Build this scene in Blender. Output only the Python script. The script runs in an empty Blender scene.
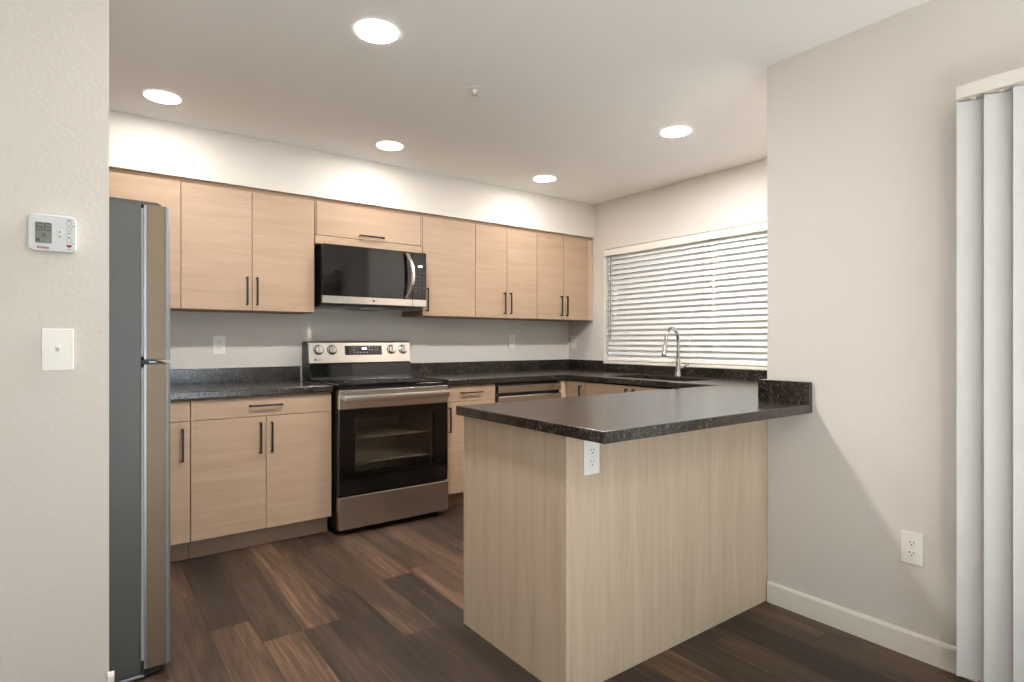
import bpy, bmesh, math, random
from mathutils import Vector, Matrix
random.seed(7)
S = bpy.context.scene
C = S.collection
PI = math.pi

# ------------------------------------------------------------------ camera, world, exposure
cam_data = bpy.data.cameras.new('camera')
cam_data.sensor_fit = 'HORIZONTAL'
cam_data.sensor_width = 36.0
cam_data.lens = 574.3 * 36.0 / 1024.0
cam_data.clip_start = 0.02
cam = bpy.data.objects.new('camera', cam_data)
C.objects.link(cam)
cam.location = (0, 0, 1.184)
cam.rotation_euler = (PI / 2, 0, math.radians(-36.48))
S.camera = cam

S.view_settings.view_transform = 'Standard'
S.view_settings.look = 'None'
S.view_settings.gamma = 1.0
S.view_settings.use_curve_mapping = False
S.view_settings.exposure = 1.39
S.cycles.use_denoising = True
S.cycles.max_bounces = 14
S.cycles.diffuse_bounces = 9
S.cycles.glossy_bounces = 6
S.cycles.transparent_max_bounces = 16
S.cycles.sample_clamp_indirect = 6.0
S.cycles.caustics_reflective = False
S.cycles.caustics_refractive = False

W = bpy.data.worlds.new('sky')
S.world = W
W.use_nodes = True
bg = W.node_tree.nodes['Background']
bg.inputs['Color'].default_value = (0.74, 0.87, 1.0, 1)
bg.inputs['Strength'].default_value = 2.6

sun_data = bpy.data.lights.new('added_low_sun', 'SUN')
sun_data.energy = 18.0
sun_data.angle = math.radians(0.6)
sun_data.color = (1.0, 0.98, 0.96)
sun = bpy.data.objects.new('added_low_sun', sun_data)
C.objects.link(sun)
sun.location = (0, -12, 8)
SUN_DIR = Vector((-0.04, 0.88, -0.55))       # added low sun; its patch on the floor behind bounces up to the ceiling
sun.rotation_euler = SUN_DIR.to_track_quat('-Z', 'Y').to_euler()

LAMP_COLOR = (1.0, 0.975, 0.945, 1)
KITCHEN_LAMP = 40.0        # row in front of the soffit
KITCHEN_LAMP_FRONT = 235.0 # row nearer the dining side
DINING_LAMP = 74.0

# ------------------------------------------------------------------ materials
def lin(r, g, b):
    f = lambda c: (c / 255 / 12.92) if c / 255 <= 0.04045 else ((c / 255 + 0.055) / 1.055) ** 2.4
    return (f(r), f(g), f(b), 1)

def new_mat(name):
    m = bpy.data.materials.new(name)
    m.use_nodes = True
    nt = m.node_tree
    return m, nt, nt.nodes['Principled BSDF'], nt.nodes['Material Output']

def plain(name, col, rough=0.5, metal=0.0, spec=0.5, bump=0.0, bscale=200, emit=None, estr=0.0, coat=0.0):
    m, nt, p, o = new_mat(name)
    p.inputs['Base Color'].default_value = col
    p.inputs['Roughness'].default_value = rough
    p.inputs['Metallic'].default_value = metal
    p.inputs['Specular IOR Level'].default_value = spec
    p.inputs['Coat Weight'].default_value = coat
    if emit:
        p.inputs['Emission Color'].default_value = emit
        p.inputs['Emission Strength'].default_value = estr
    if bump:
        tc = nt.nodes.new('ShaderNodeTexCoord')
        n = nt.nodes.new('ShaderNodeTexNoise')
        n.inputs['Scale'].default_value = bscale
        n.inputs['Detail'].default_value = 3
        b = nt.nodes.new('ShaderNodeBump')
        b.inputs['Strength'].default_value = bump
        b.inputs['Distance'].default_value = 0.004
        nt.links.new(tc.outputs['Object'], n.inputs['Vector'])
        nt.links.new(n.outputs['Fac'], b.inputs['Height'])
        nt.links.new(b.outputs['Normal'], p.inputs['Normal'])
    return m

def ramp(nt, stops):
    r = nt.nodes.new('ShaderNodeValToRGB')
    els = r.color_ramp.elements
    els[0].position, els[0].color = stops[0]
    els[1].position, els[1].color = stops[-1]
    for pos, col in stops[1:-1]:
        e = els.new(pos)
        e.color = col
    return r

def grain(name, axis, cd, cm, cl, rough=0.42):
    """wood-grain laminate; axis is the local axis the grain runs along"""
    m, nt, p, o = new_mat(name)
    L = nt.links.new
    tc = nt.nodes.new('ShaderNodeTexCoord')
    oi = nt.nodes.new('ShaderNodeObjectInfo')
    mul = nt.nodes.new('ShaderNodeMath'); mul.operation = 'MULTIPLY'; mul.inputs[1].default_value = 37.0
    L(oi.outputs['Random'], mul.inputs[0])
    cmb = nt.nodes.new('ShaderNodeCombineXYZ')
    for i in range(3): L(mul.outputs[0], cmb.inputs[i])
    add = nt.nodes.new('ShaderNodeVectorMath'); add.operation = 'ADD'
    L(tc.outputs['Object'], add.inputs[0]); L(cmb.outputs[0], add.inputs[1])
    def layer(along, across, detail, dist):
        mp = nt.nodes.new('ShaderNodeMapping')
        sc = [across] * 3; sc[axis] = along
        mp.inputs['Scale'].default_value = sc
        n = nt.nodes.new('ShaderNodeTexNoise')
        n.inputs['Scale'].default_value = 1.0
        n.inputs['Detail'].default_value = detail
        n.inputs['Roughness'].default_value = 0.6
        n.inputs['Distortion'].default_value = dist
        L(add.outputs[0], mp.inputs['Vector']); L(mp.outputs[0], n.inputs['Vector'])
        return n
    a = layer(1.3, 22, 5, 0.3)
    b = layer(5, 190, 3, 0.0)
    mx = nt.nodes.new('ShaderNodeMix'); mx.data_type = 'FLOAT'; mx.inputs['Factor'].default_value = 0.42
    L(a.outputs['Fac'], mx.inputs['A']); L(b.outputs['Fac'], mx.inputs['B'])
    r = ramp(nt, [(0.30, cd), (0.48, cm), (0.68, cl)])
    L(mx.outputs['Result'], r.inputs['Fac'])
    L(r.outputs['Color'], p.inputs['Base Color'])
    p.inputs['Roughness'].default_value = rough
    p.inputs['Specular IOR Level'].default_value = 0.35
    return m

M = {}
M['wall'] = plain('wall_paint', lin(216, 209, 201), 0.75, spec=0.25, bump=0.15, bscale=70)
M['ceiling'] = plain('ceiling_paint', lin(246, 245, 243), 0.85, spec=0.2, bump=0.16, bscale=60)
M['trim'] = plain('trim_paint', lin(232, 226, 215), 0.45, spec=0.4)
M['white_plastic'] = plain('white_plastic', lin(236, 232, 224), 0.35)
M['grey_plastic'] = plain('pale_grey_plastic', lin(212, 212, 213), 0.4)
M['slot'] = plain('dark_slot', lin(40, 38, 36), 0.7)
M['cab_h'] = grain('laminate_horizontal_grain', 0, lin(166, 138, 113), lin(175, 147, 122), lin(183, 156, 132))
M['cab_v'] = grain('laminate_vertical_grain', 2, lin(179, 157, 133), lin(193, 172, 149), lin(204, 185, 164))
M['toe'] = plain('toe_kick_laminate_shaded', lin(146, 120, 97), 0.5)  # recess shade put into the colour; darker than the door laminate
M['cab_in'] = plain('cabinet_carcass_edge', lin(160, 132, 104), 0.6)
M['black_metal'] = plain('matt_black_metal', lin(26, 25, 25), 0.42, metal=0.3)
M['steel'] = plain('brushed_stainless_steel', lin(208, 202, 194), 0.25, metal=1.0)
M['steel_dark'] = plain('warm_taupe_steel', lin(116, 100, 82), 0.45, metal=0.4)
M['chrome'] = plain('brushed_nickel_chrome', lin(200, 198, 194), 0.14, metal=1.0)
M['silver'] = plain('silver_edge_trim', lin(150, 151, 153), 0.4, metal=0.8)
M['slate'] = plain('slate_grey_enamel', lin(82, 82, 80), 0.42, metal=0.15, spec=0.4)
M['black_glass'] = plain('black_glass', lin(14, 14, 14), 0.05, spec=0.6)
M['black_plastic'] = plain('black_plastic', lin(22, 22, 22), 0.35)
M['black_enamel'] = plain('black_enamel', lin(24, 24, 25), 0.3)
M['charcoal'] = plain('charcoal_cover', lin(70, 68, 65), 0.5)
M['cavity'] = plain('oven_cavity_enamel', lin(176, 168, 158), 0.35)
M['led_white'] = plain('lit_display_digits', lin(200, 210, 255), 0.5, emit=(0.75, 0.82, 1, 1), estr=1.4)
M['print'] = plain('printed_grey_marks', lin(150, 148, 144), 0.5)
M['print_dark'] = plain('printed_dark_marks', lin(84, 82, 80), 0.5)
M['red'] = plain('red_print', lin(140, 14, 20), 0.5)
M['lcd'] = plain('lcd_screen', lin(120, 122, 108), 0.25)
M['lcd_ink'] = plain('lcd_segments', lin(38, 40, 36), 0.4)
M['rubber'] = plain('white_door_gasket', lin(196, 196, 196), 0.6)
M['cord'] = plain('blind_cord', lin(225, 222, 216), 0.7)
M['wand'] = plain('grey_clear_wand', lin(120, 120, 118), 0.2)
M['bounce_carpet'] = plain('pale_bounce_carpet', lin(218, 215, 210), 0.95, spec=0.1, bump=0.4, bscale=400)
M['backdrop_dark'] = plain('dark_backdrop', lin(62, 60, 58), 0.9, bump=0.2, bscale=6)
M['patio'] = plain('patio_concrete', lin(214, 211, 204), 0.9, bump=0.2, bscale=30)  # unseen ground, lightened to bounce daylight up to the ceiling

def translucent(name, col, tcol, fac):
    m, nt, p, o = new_mat(name)
    p.inputs['Base Color'].default_value = col
    p.inputs['Roughness'].default_value = 0.45
    t = nt.nodes.new('ShaderNodeBsdfTranslucent')
    t.inputs['Color'].default_value = tcol
    mx = nt.nodes.new('ShaderNodeMixShader')
    mx.inputs[0].default_value = fac
    nt.links.new(p.outputs[0], mx.inputs[1]); nt.links.new(t.outputs[0], mx.inputs[2])
    nt.links.new(mx.outputs[0], o.inputs['Surface'])
    return m
M['slat'] = translucent('white_faux_wood_slat', lin(218, 217, 214), lin(240, 240, 236), 0.05)
M['vane'] = translucent('white_vinyl_vane', lin(194, 192, 189), lin(236, 240, 242), 0.05)

def clear_glass(name, tint, refl):
    m, nt, p, o = new_mat(name)
    t = nt.nodes.new('ShaderNodeBsdfTransparent'); t.inputs['Color'].default_value = tint
    g = nt.nodes.new('ShaderNodeBsdfGlossy'); g.inputs['Roughness'].default_value = 0.02
    f = nt.nodes.new('ShaderNodeFresnel'); f.inputs['IOR'].default_value = refl
    mx = nt.nodes.new('ShaderNodeMixShader')
    nt.links.new(f.outputs[0], mx.inputs[0]); nt.links.new(t.outputs[0], mx.inputs[1]); nt.links.new(g.outputs[0], mx.inputs[2])
    nt.links.new(mx.outputs[0], o.inputs['Surface'])
    return m
M['glass'] = clear_glass('window_glass', (0.93, 0.96, 0.97, 1), 1.45)
M['oven_glass'] = clear_glass('smoked_oven_glass', (0.84, 0.82, 0.79, 1), 1.5)

def emitter(name, col, s):
    m, nt, p, o = new_mat(name)
    e = nt.nodes.new('ShaderNodeEmission')
    e.inputs['Color'].default_value = col; e.inputs['Strength'].default_value = s
    nt.links.new(e.outputs[0], o.inputs['Surface'])
    return m
M['lamp_kitchen'] = emitter('lit_kitchen_diffuser', LAMP_COLOR, KITCHEN_LAMP)
M['lamp_front'] = emitter('lit_front_row_diffuser', LAMP_COLOR, KITCHEN_LAMP_FRONT)
M['lamp_dining'] = emitter('lit_dining_diffuser', LAMP_COLOR, DINING_LAMP)

def make_granite():
    m, nt, p, o = new_mat('dark_granite_laminate')
    L = nt.links.new
    tc = nt.nodes.new('ShaderNodeTexCoord')
    n1 = nt.nodes.new('ShaderNodeTexNoise'); n1.inputs['Scale'].default_value = 75; n1.inputs['Detail'].default_value = 6; n1.inputs['Roughness'].default_value = 0.7; n1.inputs['Distortion'].default_value = 1.2
    n2 = nt.nodes.new('ShaderNodeTexNoise'); n2.inputs['Scale'].default_value = 9; n2.inputs['Detail'].default_value = 3
    v = nt.nodes.new('ShaderNodeTexVoronoi'); v.inputs['Scale'].default_value = 130
    for n in (n1, n2, v): L(tc.outputs['Object'], n.inputs['Vector'])
    r1 = ramp(nt, [(0.40, lin(22, 20, 19)), (0.51, lin(38, 34, 31)), (0.60, lin(78, 67, 58)), (0.70, lin(128, 115, 103))])
    L(n1.outputs['Fac'], r1.inputs['Fac'])
    r2 = ramp(nt, [(0.35, (0.55, 0.55, 0.56, 1)), (0.65, (1.1, 1.06, 1.0, 1))])
    L(n2.outputs['Fac'], r2.inputs['Fac'])
    mx = nt.nodes.new('ShaderNodeMix'); mx.data_type = 'RGBA'; mx.blend_type = 'MULTIPLY'; mx.inputs['Factor'].default_value = 1
    L(r1.outputs['Color'], mx.inputs['A']); L(r2.outputs['Color'], mx.inputs['B'])
    r3 = ramp(nt, [(0.0, (0.5, 0.5, 0.5, 1)), (0.25, (1, 1, 1, 1))])
    L(v.outputs['Distance'], r3.inputs['Fac'])
    mx2 = nt.nodes.new('ShaderNodeMix'); mx2.data_type = 'RGBA'; mx2.blend_type = 'MULTIPLY'; mx2.inputs['Factor'].default_value = 0.5
    L(mx.outputs['Result'], mx2.inputs['A']); L(r3.outputs['Color'], mx2.inputs['B'])
    L(mx2.outputs['Result'], p.inputs['Base Color'])
    p.inputs['Roughness'].default_value = 0.21
    p.inputs['Specular IOR Level'].default_value = 0.75
    b = nt.nodes.new('ShaderNodeBump'); b.inputs['Strength'].default_value = 0.06; b.inputs['Distance'].default_value = 0.002
    L(n1.outputs['Fac'], b.inputs['Height']); L(b.outputs['Normal'], p.inputs['Normal'])
    return m
M['granite'] = make_granite()

def make_floor():
    m, nt, p, o = new_mat('walnut_vinyl_planks')
    L = nt.links.new
    N = nt.nodes.new
    def math_(op, a, b=None):
        n = N('ShaderNodeMath'); n.operation = op
        for i, x in enumerate((a, b)):
            if x is None: continue
            if isinstance(x, (int, float)): n.inputs[i].default_value = x
            else: L(x, n.inputs[i])
        return n.outputs[0]
    tc = N('ShaderNodeTexCoord'); sp = N('ShaderNodeSeparateXYZ'); L(tc.outputs['Object'], sp.inputs[0])
    x, y = sp.outputs[0], sp.outputs[1]
    px = math_('DIVIDE', math_('ADD', x, 0.065), 0.155)
    ip = math_('FLOOR', px)
    w1 = N('ShaderNodeTexWhiteNoise'); w1.noise_dimensions = '1D'; L(ip, w1.inputs['W'])
    py = math_('DIVIDE', math_('ADD', y, math_('MULTIPLY', w1.outputs['Value'], 9.0)), 1.22)
    iq = math_('FLOOR', py)
    cb = N('ShaderNodeCombineXYZ'); L(ip, cb.inputs[0]); L(iq, cb.inputs[1])
    w2 = N('ShaderNodeTexWhiteNoise'); w2.noise_dimensions = '2D'; L(cb.outputs[0], w2.inputs['Vector'])
    rnd = w2.outputs['Value']
    def gn(sx, sy, detail, dist, k):
        c = N('ShaderNodeCombineXYZ')
        L(math_('MULTIPLY', x, sx), c.inputs[0])
        L(math_('ADD', math_('MULTIPLY', y, sy), math_('MULTIPLY', rnd, k)), c.inputs[1])
        L(math_('MULTIPLY', rnd, k * 2.3), c.inputs[2])
        n = N('ShaderNodeTexNoise'); n.inputs['Scale'].default_value = 1; n.inputs['Detail'].default_value = detail
        n.inputs['Roughness'].default_value = 0.62; n.inputs['Distortion'].default_value = dist
        L(c.outputs[0], n.inputs['Vector'])
        return n.outputs['Fac']
    broad = gn(9, 0.9, 3, 1.2, 41)
    fine = gn(95, 2.6, 6, 0.4, 23)
    f = math_('ADD', math_('MULTIPLY', broad, 0.55), math_('MULTIPLY', fine, 0.45))
    f = math_('ADD', f, math_('MULTIPLY', math_('SUBTRACT', rnd, 0.5), 0.24))
    r = ramp(nt, [(0.28, lin(38, 31, 27)), (0.44, lin(57, 45, 37)), (0.58, lin(86, 66, 52)), (0.74, lin(128, 98, 75))])
    L(f, r.inputs['Fac'])
    fx = math_('FRACT', px); fy = math_('FRACT', py)
    ex = math_('MINIMUM', fx, math_('SUBTRACT', 1.0, fx)); ey = math_('MINIMUM', fy, math_('SUBTRACT', 1.0, fy))
    seam = math_('MINIMUM', math_('MULTIPLY', ex, 0.155), math_('MULTIPLY', ey, 1.22))
    rs = ramp(nt, [(0.0, (0.45, 0.45, 0.45, 1)), (0.0016, (1, 1, 1, 1))]); L(seam, rs.inputs['Fac'])
    mx = N('ShaderNodeMix'); mx.data_type = 'RGBA'; mx.blend_type = 'MULTIPLY'; mx.inputs['Factor'].default_value = 1
    L(r.outputs['Color'], mx.inputs['A']); L(rs.outputs['Color'], mx.inputs['B'])
    L(mx.outputs['Result'], p.inputs['Base Color'])
    p.inputs['Roughness'].default_value = 0.42
    p.inputs['Specular IOR Level'].default_value = 0.4
    return m
M['floor'] = make_floor()

# ------------------------------------------------------------------ mesh helpers
def box(bm, x0, x1, y0, y1, z0, z1, bev=0.0, seg=2):
    vs = [bm.verts.new((x, y, z)) for x in (x0, x1) for y in (y0, y1) for z in (z0, z1)]
    q = [(0, 1, 3, 2), (4, 6, 7, 5), (0, 4, 5, 1), (2, 3, 7, 6), (0, 2, 6, 4), (1, 5, 7, 3)]
    fs = [bm.faces.new([vs[i] for i in f]) for f in q]
    if bev > 0:
        es = list({e for f in fs for e in f.edges})
        bmesh.ops.bevel(bm, geom=es, offset=bev, segments=seg, profile=0.5, affect='EDGES')

def prism(bm, pts, axis, a0, a1, bev=0.0, seg=2):
    """extrude a closed 2D outline along an axis (0:x with (y,z), 1:y with (x,z), 2:z with (x,y))"""
    def v(p, a):
        return {0: (a, p[0], p[1]), 1: (p[0], a, p[1]), 2: (p[0], p[1], a)}[axis]
    A = [bm.verts.new(v(p, a0)) for p in pts]
    B = [bm.verts.new(v(p, a1)) for p in pts]
    n = len(pts)
    fs = [bm.faces.new(A), bm.faces.new(list(reversed(B)))]
    for i in range(n):
        fs.append(bm.faces.new([A[i], B[i], B[(i + 1) % n], A[(i + 1) % n]]))
    bmesh.ops.recalc_face_normals(bm, faces=fs)
    if bev > 0:
        es = list({e for f in fs[:2] for e in f.edges})
        bmesh.ops.bevel(bm, geom=es, offset=bev, segments=seg, profile=0.5, affect='EDGES')

def rrect(x0, x1, z0, z1, r, n=6):
    out = []
    for cx, cz, a in ((x1 - r, z1 - r, 0), (x0 + r, z1 - r, 90), (x0 + r, z0 + r, 180), (x1 - r, z0 + r, 270)):
        for k in range(n + 1):
            t = math.radians(a + 90 * k / n)
            out.append((cx + r * math.cos(t), cz + r * math.sin(t)))
    return out

def cells(bm, xs, ys, zs, inside):
    """one closed surface around the filled cells of a rectilinear grid"""
    vd = {}
    def v(i, j, k):
        if (i, j, k) not in vd: vd[(i, j, k)] = bm.verts.new((xs[i], ys[j], zs[k]))
        return vd[(i, j, k)]
    nx, ny, nz = len(xs) - 1, len(ys) - 1, len(zs) - 1
    mid = lambda a, i: (a[i] + a[i + 1]) / 2
    F = {(i, j, k): bool(inside(mid(xs, i), mid(ys, j), mid(zs, k))) for i in range(nx) for j in range(ny) for k in range(nz)}
    D = {(1, 0, 0): lambda i, j, k: [(i + 1, j, k), (i + 1, j + 1, k), (i + 1, j + 1, k + 1), (i + 1, j, k + 1)],
         (-1, 0, 0): lambda i, j, k: [(i, j, k), (i, j, k + 1), (i, j + 1, k + 1), (i, j + 1, k)],
         (0, 1, 0): lambda i, j, k: [(i, j + 1, k), (i, j + 1, k + 1), (i + 1, j + 1, k + 1), (i + 1, j + 1, k)],
         (0, -1, 0): lambda i, j, k: [(i, j, k), (i + 1, j, k), (i + 1, j, k + 1), (i, j, k + 1)],
         (0, 0, 1): lambda i, j, k: [(i, j, k + 1), (i + 1, j, k + 1), (i + 1, j + 1, k + 1), (i, j + 1, k + 1)],
         (0, 0, -1): lambda i, j, k: [(i, j, k), (i, j + 1, k), (i + 1, j + 1, k), (i + 1, j, k)]}
    for (i, j, k), on in F.items():
        if not on: continue
        for d, q in D.items():
            if not F.get((i + d[0], j + d[1], k + d[2]), False):
                bm.faces.new([v(*t) for t in q(i, j, k)])
    bmesh.ops.dissolve_limit(bm, angle_limit=0.01, verts=bm.verts[:], edges=bm.edges[:])

def lathe(bm, prof, center, axis='z', n=32, cap=True):
    """revolve (radius, height) pairs about an axis through center"""
    rings = []
    for r, h in prof:
        ring = []
        for k in range(n):
            t = 2 * PI * k / n
            a, b = r * math.cos(t), r * math.sin(t)
            p = {'z': (a, b, h), 'y': (a, h, b), 'x': (h, a, b)}[axis]
            ring.append(bm.verts.new(Vector(center) + Vector(p)))
        rings.append(ring)
    fs = []
    for A, B in zip(rings, rings[1:]):
        for k in range(n):
            fs.append(bm.faces.new([A[k], A[(k + 1) % n], B[(k + 1) % n], B[k]]))
    if cap:
        fs.append(bm.faces.new(rings[0])); fs.append(bm.faces.new(rings[-1]))
    bmesh.ops.recalc_face_normals(bm, faces=fs)

def tube(bm, pts, rad, n=12):
    """round tube along a polyline; rad is one radius or one per point"""
    pts = [Vector(p) for p in pts]
    rs = rad if isinstance(rad, (list, tuple)) else [rad] * len(pts)
    rings = []
    t0 = (pts[1] - pts[0]).normalized()
    up = Vector((0, 0, 1)) if abs(t0.z) < 0.9 else Vector((1, 0, 0))
    u = t0.cross(up).normalized()
    for i, p in enumerate(pts):
        t = (pts[min(i + 1, len(pts) - 1)] - pts[max(i - 1, 0)]).normalized()
        u = (u - t * u.dot(t)).normalized()
        w = t.cross(u)
        rings.append([bm.verts.new(p + rs[i] * (math.cos(2 * PI * k / n) * u + math.sin(2 * PI * k / n) * w)) for k in range(n)])
    fs = []
    for A, B in zip(rings, rings[1:]):
        for k in range(n):
            fs.append(bm.faces.new([A[k], A[(k + 1) % n], B[(k + 1) % n], B[k]]))
    fs += [bm.faces.new(rings[0]), bm.faces.new(rings[-1])]
    bmesh.ops.recalc_face_normals(bm, faces=fs)

def obj(name, bm, mat, parent=None, smooth=False, bevel=0.0):
    me = bpy.data.meshes.new(name)
    bm.to_mesh(me); bm.free()
    me.materials.append(M[mat] if isinstance(mat, str) else mat)
    if smooth:
        for p in me.polygons: p.use_smooth = True
        me.set_sharp_from_angle(angle=math.radians(38))
    o = bpy.data.objects.new(name, me)
    C.objects.link(o)
    if parent: o.parent = parent
    if bevel:
        b = o.modifiers.new('bevel', 'BEVEL'); b.width = bevel; b.segments = 3; b.limit_method = 'ANGLE'; b.angle_limit = math.radians(50)
    return o

def bx(name, mat, parent, *a, bev=0.0):
    bm = bmesh.new(); box(bm, *a, bev=bev)
    return obj(name, bm, mat, parent)

def thing(name, label, cat, loc=(0, 0, 0), rz=0.0, group=None):
    o = bpy.data.objects.new(name, None)
    o.empty_display_size = 0.1
    C.objects.link(o)
    o.location = loc; o.rotation_euler = (0, 0, rz)
    o['label'] = label; o['category'] = cat
    if group: o['group'] = group
    return o

def tag(o, label, cat, group=None):
    o['label'] = label; o['category'] = cat
    if group: o['group'] = group
    return o

def struct(o, label=None):
    o['kind'] = 'structure'
    if label: o['label'] = label
    return o

def dup(root, loc, rz, label, group=None):
    def cp(o, parent):
        c = o.copy(); C.objects.link(c)
        if parent: c.parent = parent
        for ch in o.children: cp(ch, c)
        return c
    r = cp(root, None)
    r.location = loc; r.rotation_euler = (0, 0, rz); r['label'] = label
    if group: r['group'] = group
    return r

def text(name, body, size, mat, parent, loc, rot, align='CENTER', ext=0.0003, bold=0.0):
    cu = bpy.data.curves.new(name, 'FONT')
    cu.body = body; cu.size = size; cu.extrude = ext; cu.offset = bold
    cu.align_x = align; cu.align_y = 'CENTER'
    t = bpy.data.objects.new(name, cu)
    C.objects.link(t)
    dg = bpy.context.evaluated_depsgraph_get()
    me = bpy.data.meshes.new_from_object(t.evaluated_get(dg))
    bpy.data.objects.remove(t); bpy.data.curves.remove(cu)
    me.name = name
    me.materials.clear(); me.materials.append(M[mat])
    o = bpy.data.objects.new(name, me); C.objects.link(o)
    o.parent = parent; o.location = loc; o.rotation_euler = rot
    return o
FRONT = (PI / 2, 0, 0)

# ------------------------------------------------------------------ key dimensions (metres; camera at x=y=0)
H = 2.438
XK, YB = 3.752, 4.151          # window wall, back wall
XR, YE = 2.495, 1.415          # dining wall face, its kitchen end
YS, ZS = 3.799, 2.132          # soffit face and underside
YU = 3.805                     # upper door fronts
YD = 3.477                     # base door fronts
YC = 3.452                     # counter front on the back run
XC = 3.090                     # counter front on the window run
XD = 3.115                     # base door fronts on the window run
CT, CB = 0.914, 0.876
YW = 2.285                     # near partition face
XW = 0.057                     # end of near partition
XL = -0.55                     # kitchen left wall
XA, YA = -3.2, -3.6            # far sides of the living area
WY0, WY1, WZ0, WZ1 = 1.62, 3.677, 0.985, 2.008   # window opening
SY0, SY1, SZ1 = -1.35, 0.60, 2.03                # patio door opening

# ------------------------------------------------------------------ setting
def shell(name, mat, *a):
    return struct(bx(name, mat, None, *a))
shell('floor', 'floor', XA - 0.1, XK + 0.12, YA - 0.1, YB + 0.1, -0.06, 0.0)
shell('ceiling', 'ceiling', XA - 0.1, XK + 0.12, YA - 0.1, YB + 0.1, H, H + 0.08)
shell('wall_back', 'wall', XL - 0.1, XK + 0.12, YB, YB + 0.1, 0, H)
shell('wall_soffit', 'wall', XL, XK, YS, YB, ZS, H)
shell('wall_left', 'wall', XL - 0.1, XL, YW + 0.09, YB, 0, H)
shell('wall_partition', 'wall', XA, XW, YW, YW + 0.09, 0, H)
bm = bmesh.new()
cells(bm, [XK, XK + 0.12], [YE - 0.115, WY0, WY1, YB], [0, WZ0, WZ1, H], lambda x, y, z: not (WY0 < y < WY1 and WZ0 < z < WZ1))
struct(obj('wall_right', bm, 'wall'))
shell('wall_jog', 'wall', XR, XK, YE - 0.115, YE, 0, H)
bm = bmesh.new()
cells(bm, [XR, XR + 0.115], [YA, SY0, SY1, YE - 0.115], [0, SZ1, H], lambda x, y, z: not (SY0 < y < SY1 and z < SZ1))
struct(obj('wall_dining', bm, 'wall'))
bm = bmesh.new()       # rear wall, opening for the added fill window
cells(bm, [XA, -0.3, 1.7, XR], [YA - 0.1, YA], [0, 0.2, 2.25, H], lambda x, y, z: not (-0.3 < x < 1.7 and 0.2 < z < 2.25))
struct(obj('wall_behind', bm, 'wall'))
bm = bmesh.new()       # far left wall, opening for a second added fill window
cells(bm, [XA - 0.1, XA], [YA, -2.4, -1.0, YW + 0.09], [0, 0.9, 2.15, H], lambda x, y, z: not (-2.4 < y < -1.0 and 0.9 < z < 2.15))
struct(obj('wall_far_left', bm, 'wall'))

def base_profile(d, h):
    return [(0, 0), (d, 0), (d, h - 0.010), (d - 0.004, h - 0.003), (d - 0.007, h), (0, h)]
bm = bmesh.new()       # along the dining wall, stops at the patio door
prism(bm, [(XR - p[0], p[1]) for p in base_profile(0.014, 0.092)], 1, 0.64, YE - 0.006)
struct(obj('baseboard_dining', bm, 'trim'))
bm = bmesh.new()       # cut end of the skirting at the near partition
prism(bm, [(YW - p[0], p[1]) for p in base_profile(0.014, 0.106)], 0, XW - 0.004, XW + 0.014)
struct(obj('baseboard_partition', bm, 'trim'))


# kitchen window: vinyl slider frame with two panes, a sill and a white lined reveal
bm = bmesh.new()
wx0, wx1 = XK + 0.070, XK + 0.115
ym = 2.648
cells(bm, [wx0, wx1], [WY0, WY0 + 0.045, ym - 0.03, ym + 0.03, WY1 - 0.045, WY1], [WZ0, WZ0 + 0.045, WZ1 - 0.045, WZ1],
      lambda x, y, z: not (WZ0 + 0.045 < z < WZ1 - 0.045 and (WY0 + 0.045 < y < ym - 0.03 or ym + 0.03 < y < WY1 - 0.045)))
win = struct(obj('window_1', bm, 'white_plastic', bevel=0.004))
for a, b in ((WY0 + 0.045, ym - 0.03), (ym + 0.03, WY1 - 0.045)):
    bx('pane', 'glass', win, wx0 + 0.02, wx0 + 0.024, a, b, WZ0 + 0.045, WZ1 - 0.045)
bx('sill', 'trim', win, XK - 0.012, wx0, WY0 + 0.002, WY1 - 0.002, WZ0 - 0.002, WZ0 + 0.020, bev=0.003)
bx('jamb', 'trim', win, XK - 0.001, wx0, WY1 - 0.006, WY1 - 0.0005, WZ0 + 0.020, WZ1 - 0.001)
bx('jamb', 'trim', win, XK - 0.001, wx0, WY0 + 0.0005, WY0 + 0.006, WZ0 + 0.020, WZ1 - 0.001)

bm = bmesh.new()       # unseen window added behind the camera to let in fill daylight and sun
cells(bm, [-0.3, -0.25, 0.67, 0.73, 1.65, 1.7], [YA - 0.08, YA - 0.03], [0.2, 0.25, 2.20, 2.25],
      lambda x, y, z: not (0.25 < z < 2.20 and (-0.25 < x < 0.67 or 0.73 < x < 1.65)))
w2 = struct(obj('fill_window_rear', bm, 'white_plastic', bevel=0.004))
for a, b in ((-0.25, 0.67), (0.73, 1.65)):
    bx('pane', 'glass', w2, a, b, YA - 0.058, YA - 0.054, 0.25, 2.20)
bm = bmesh.new()  # second unseen window, added for fill daylight from the left
cells(bm, [XA - 0.08, XA - 0.03], [-2.4, -2.35, -1.73, -1.67, -1.05, -1.0], [0.9, 0.95, 2.10, 2.15],
      lambda x, y, z: not (0.95 < z < 2.10 and (-2.35 < y < -1.73 or -1.67 < y < -1.05)))
w3 = struct(obj('fill_window_side', bm, 'white_plastic', bevel=0.004))
for a, b in ((-2.35, -1.73), (-1.67, -1.05)):
    bx('pane', 'glass', w3, XA - 0.058, XA - 0.054, a, b, 0.95, 2.10)
shell('floor_bounce_carpet', 'bounce_carpet', XA, XR, YA, -0.05, 0.0005, 0.012)  # unseen pale floor cover, added to bounce sunlight onto the ceiling

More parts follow.
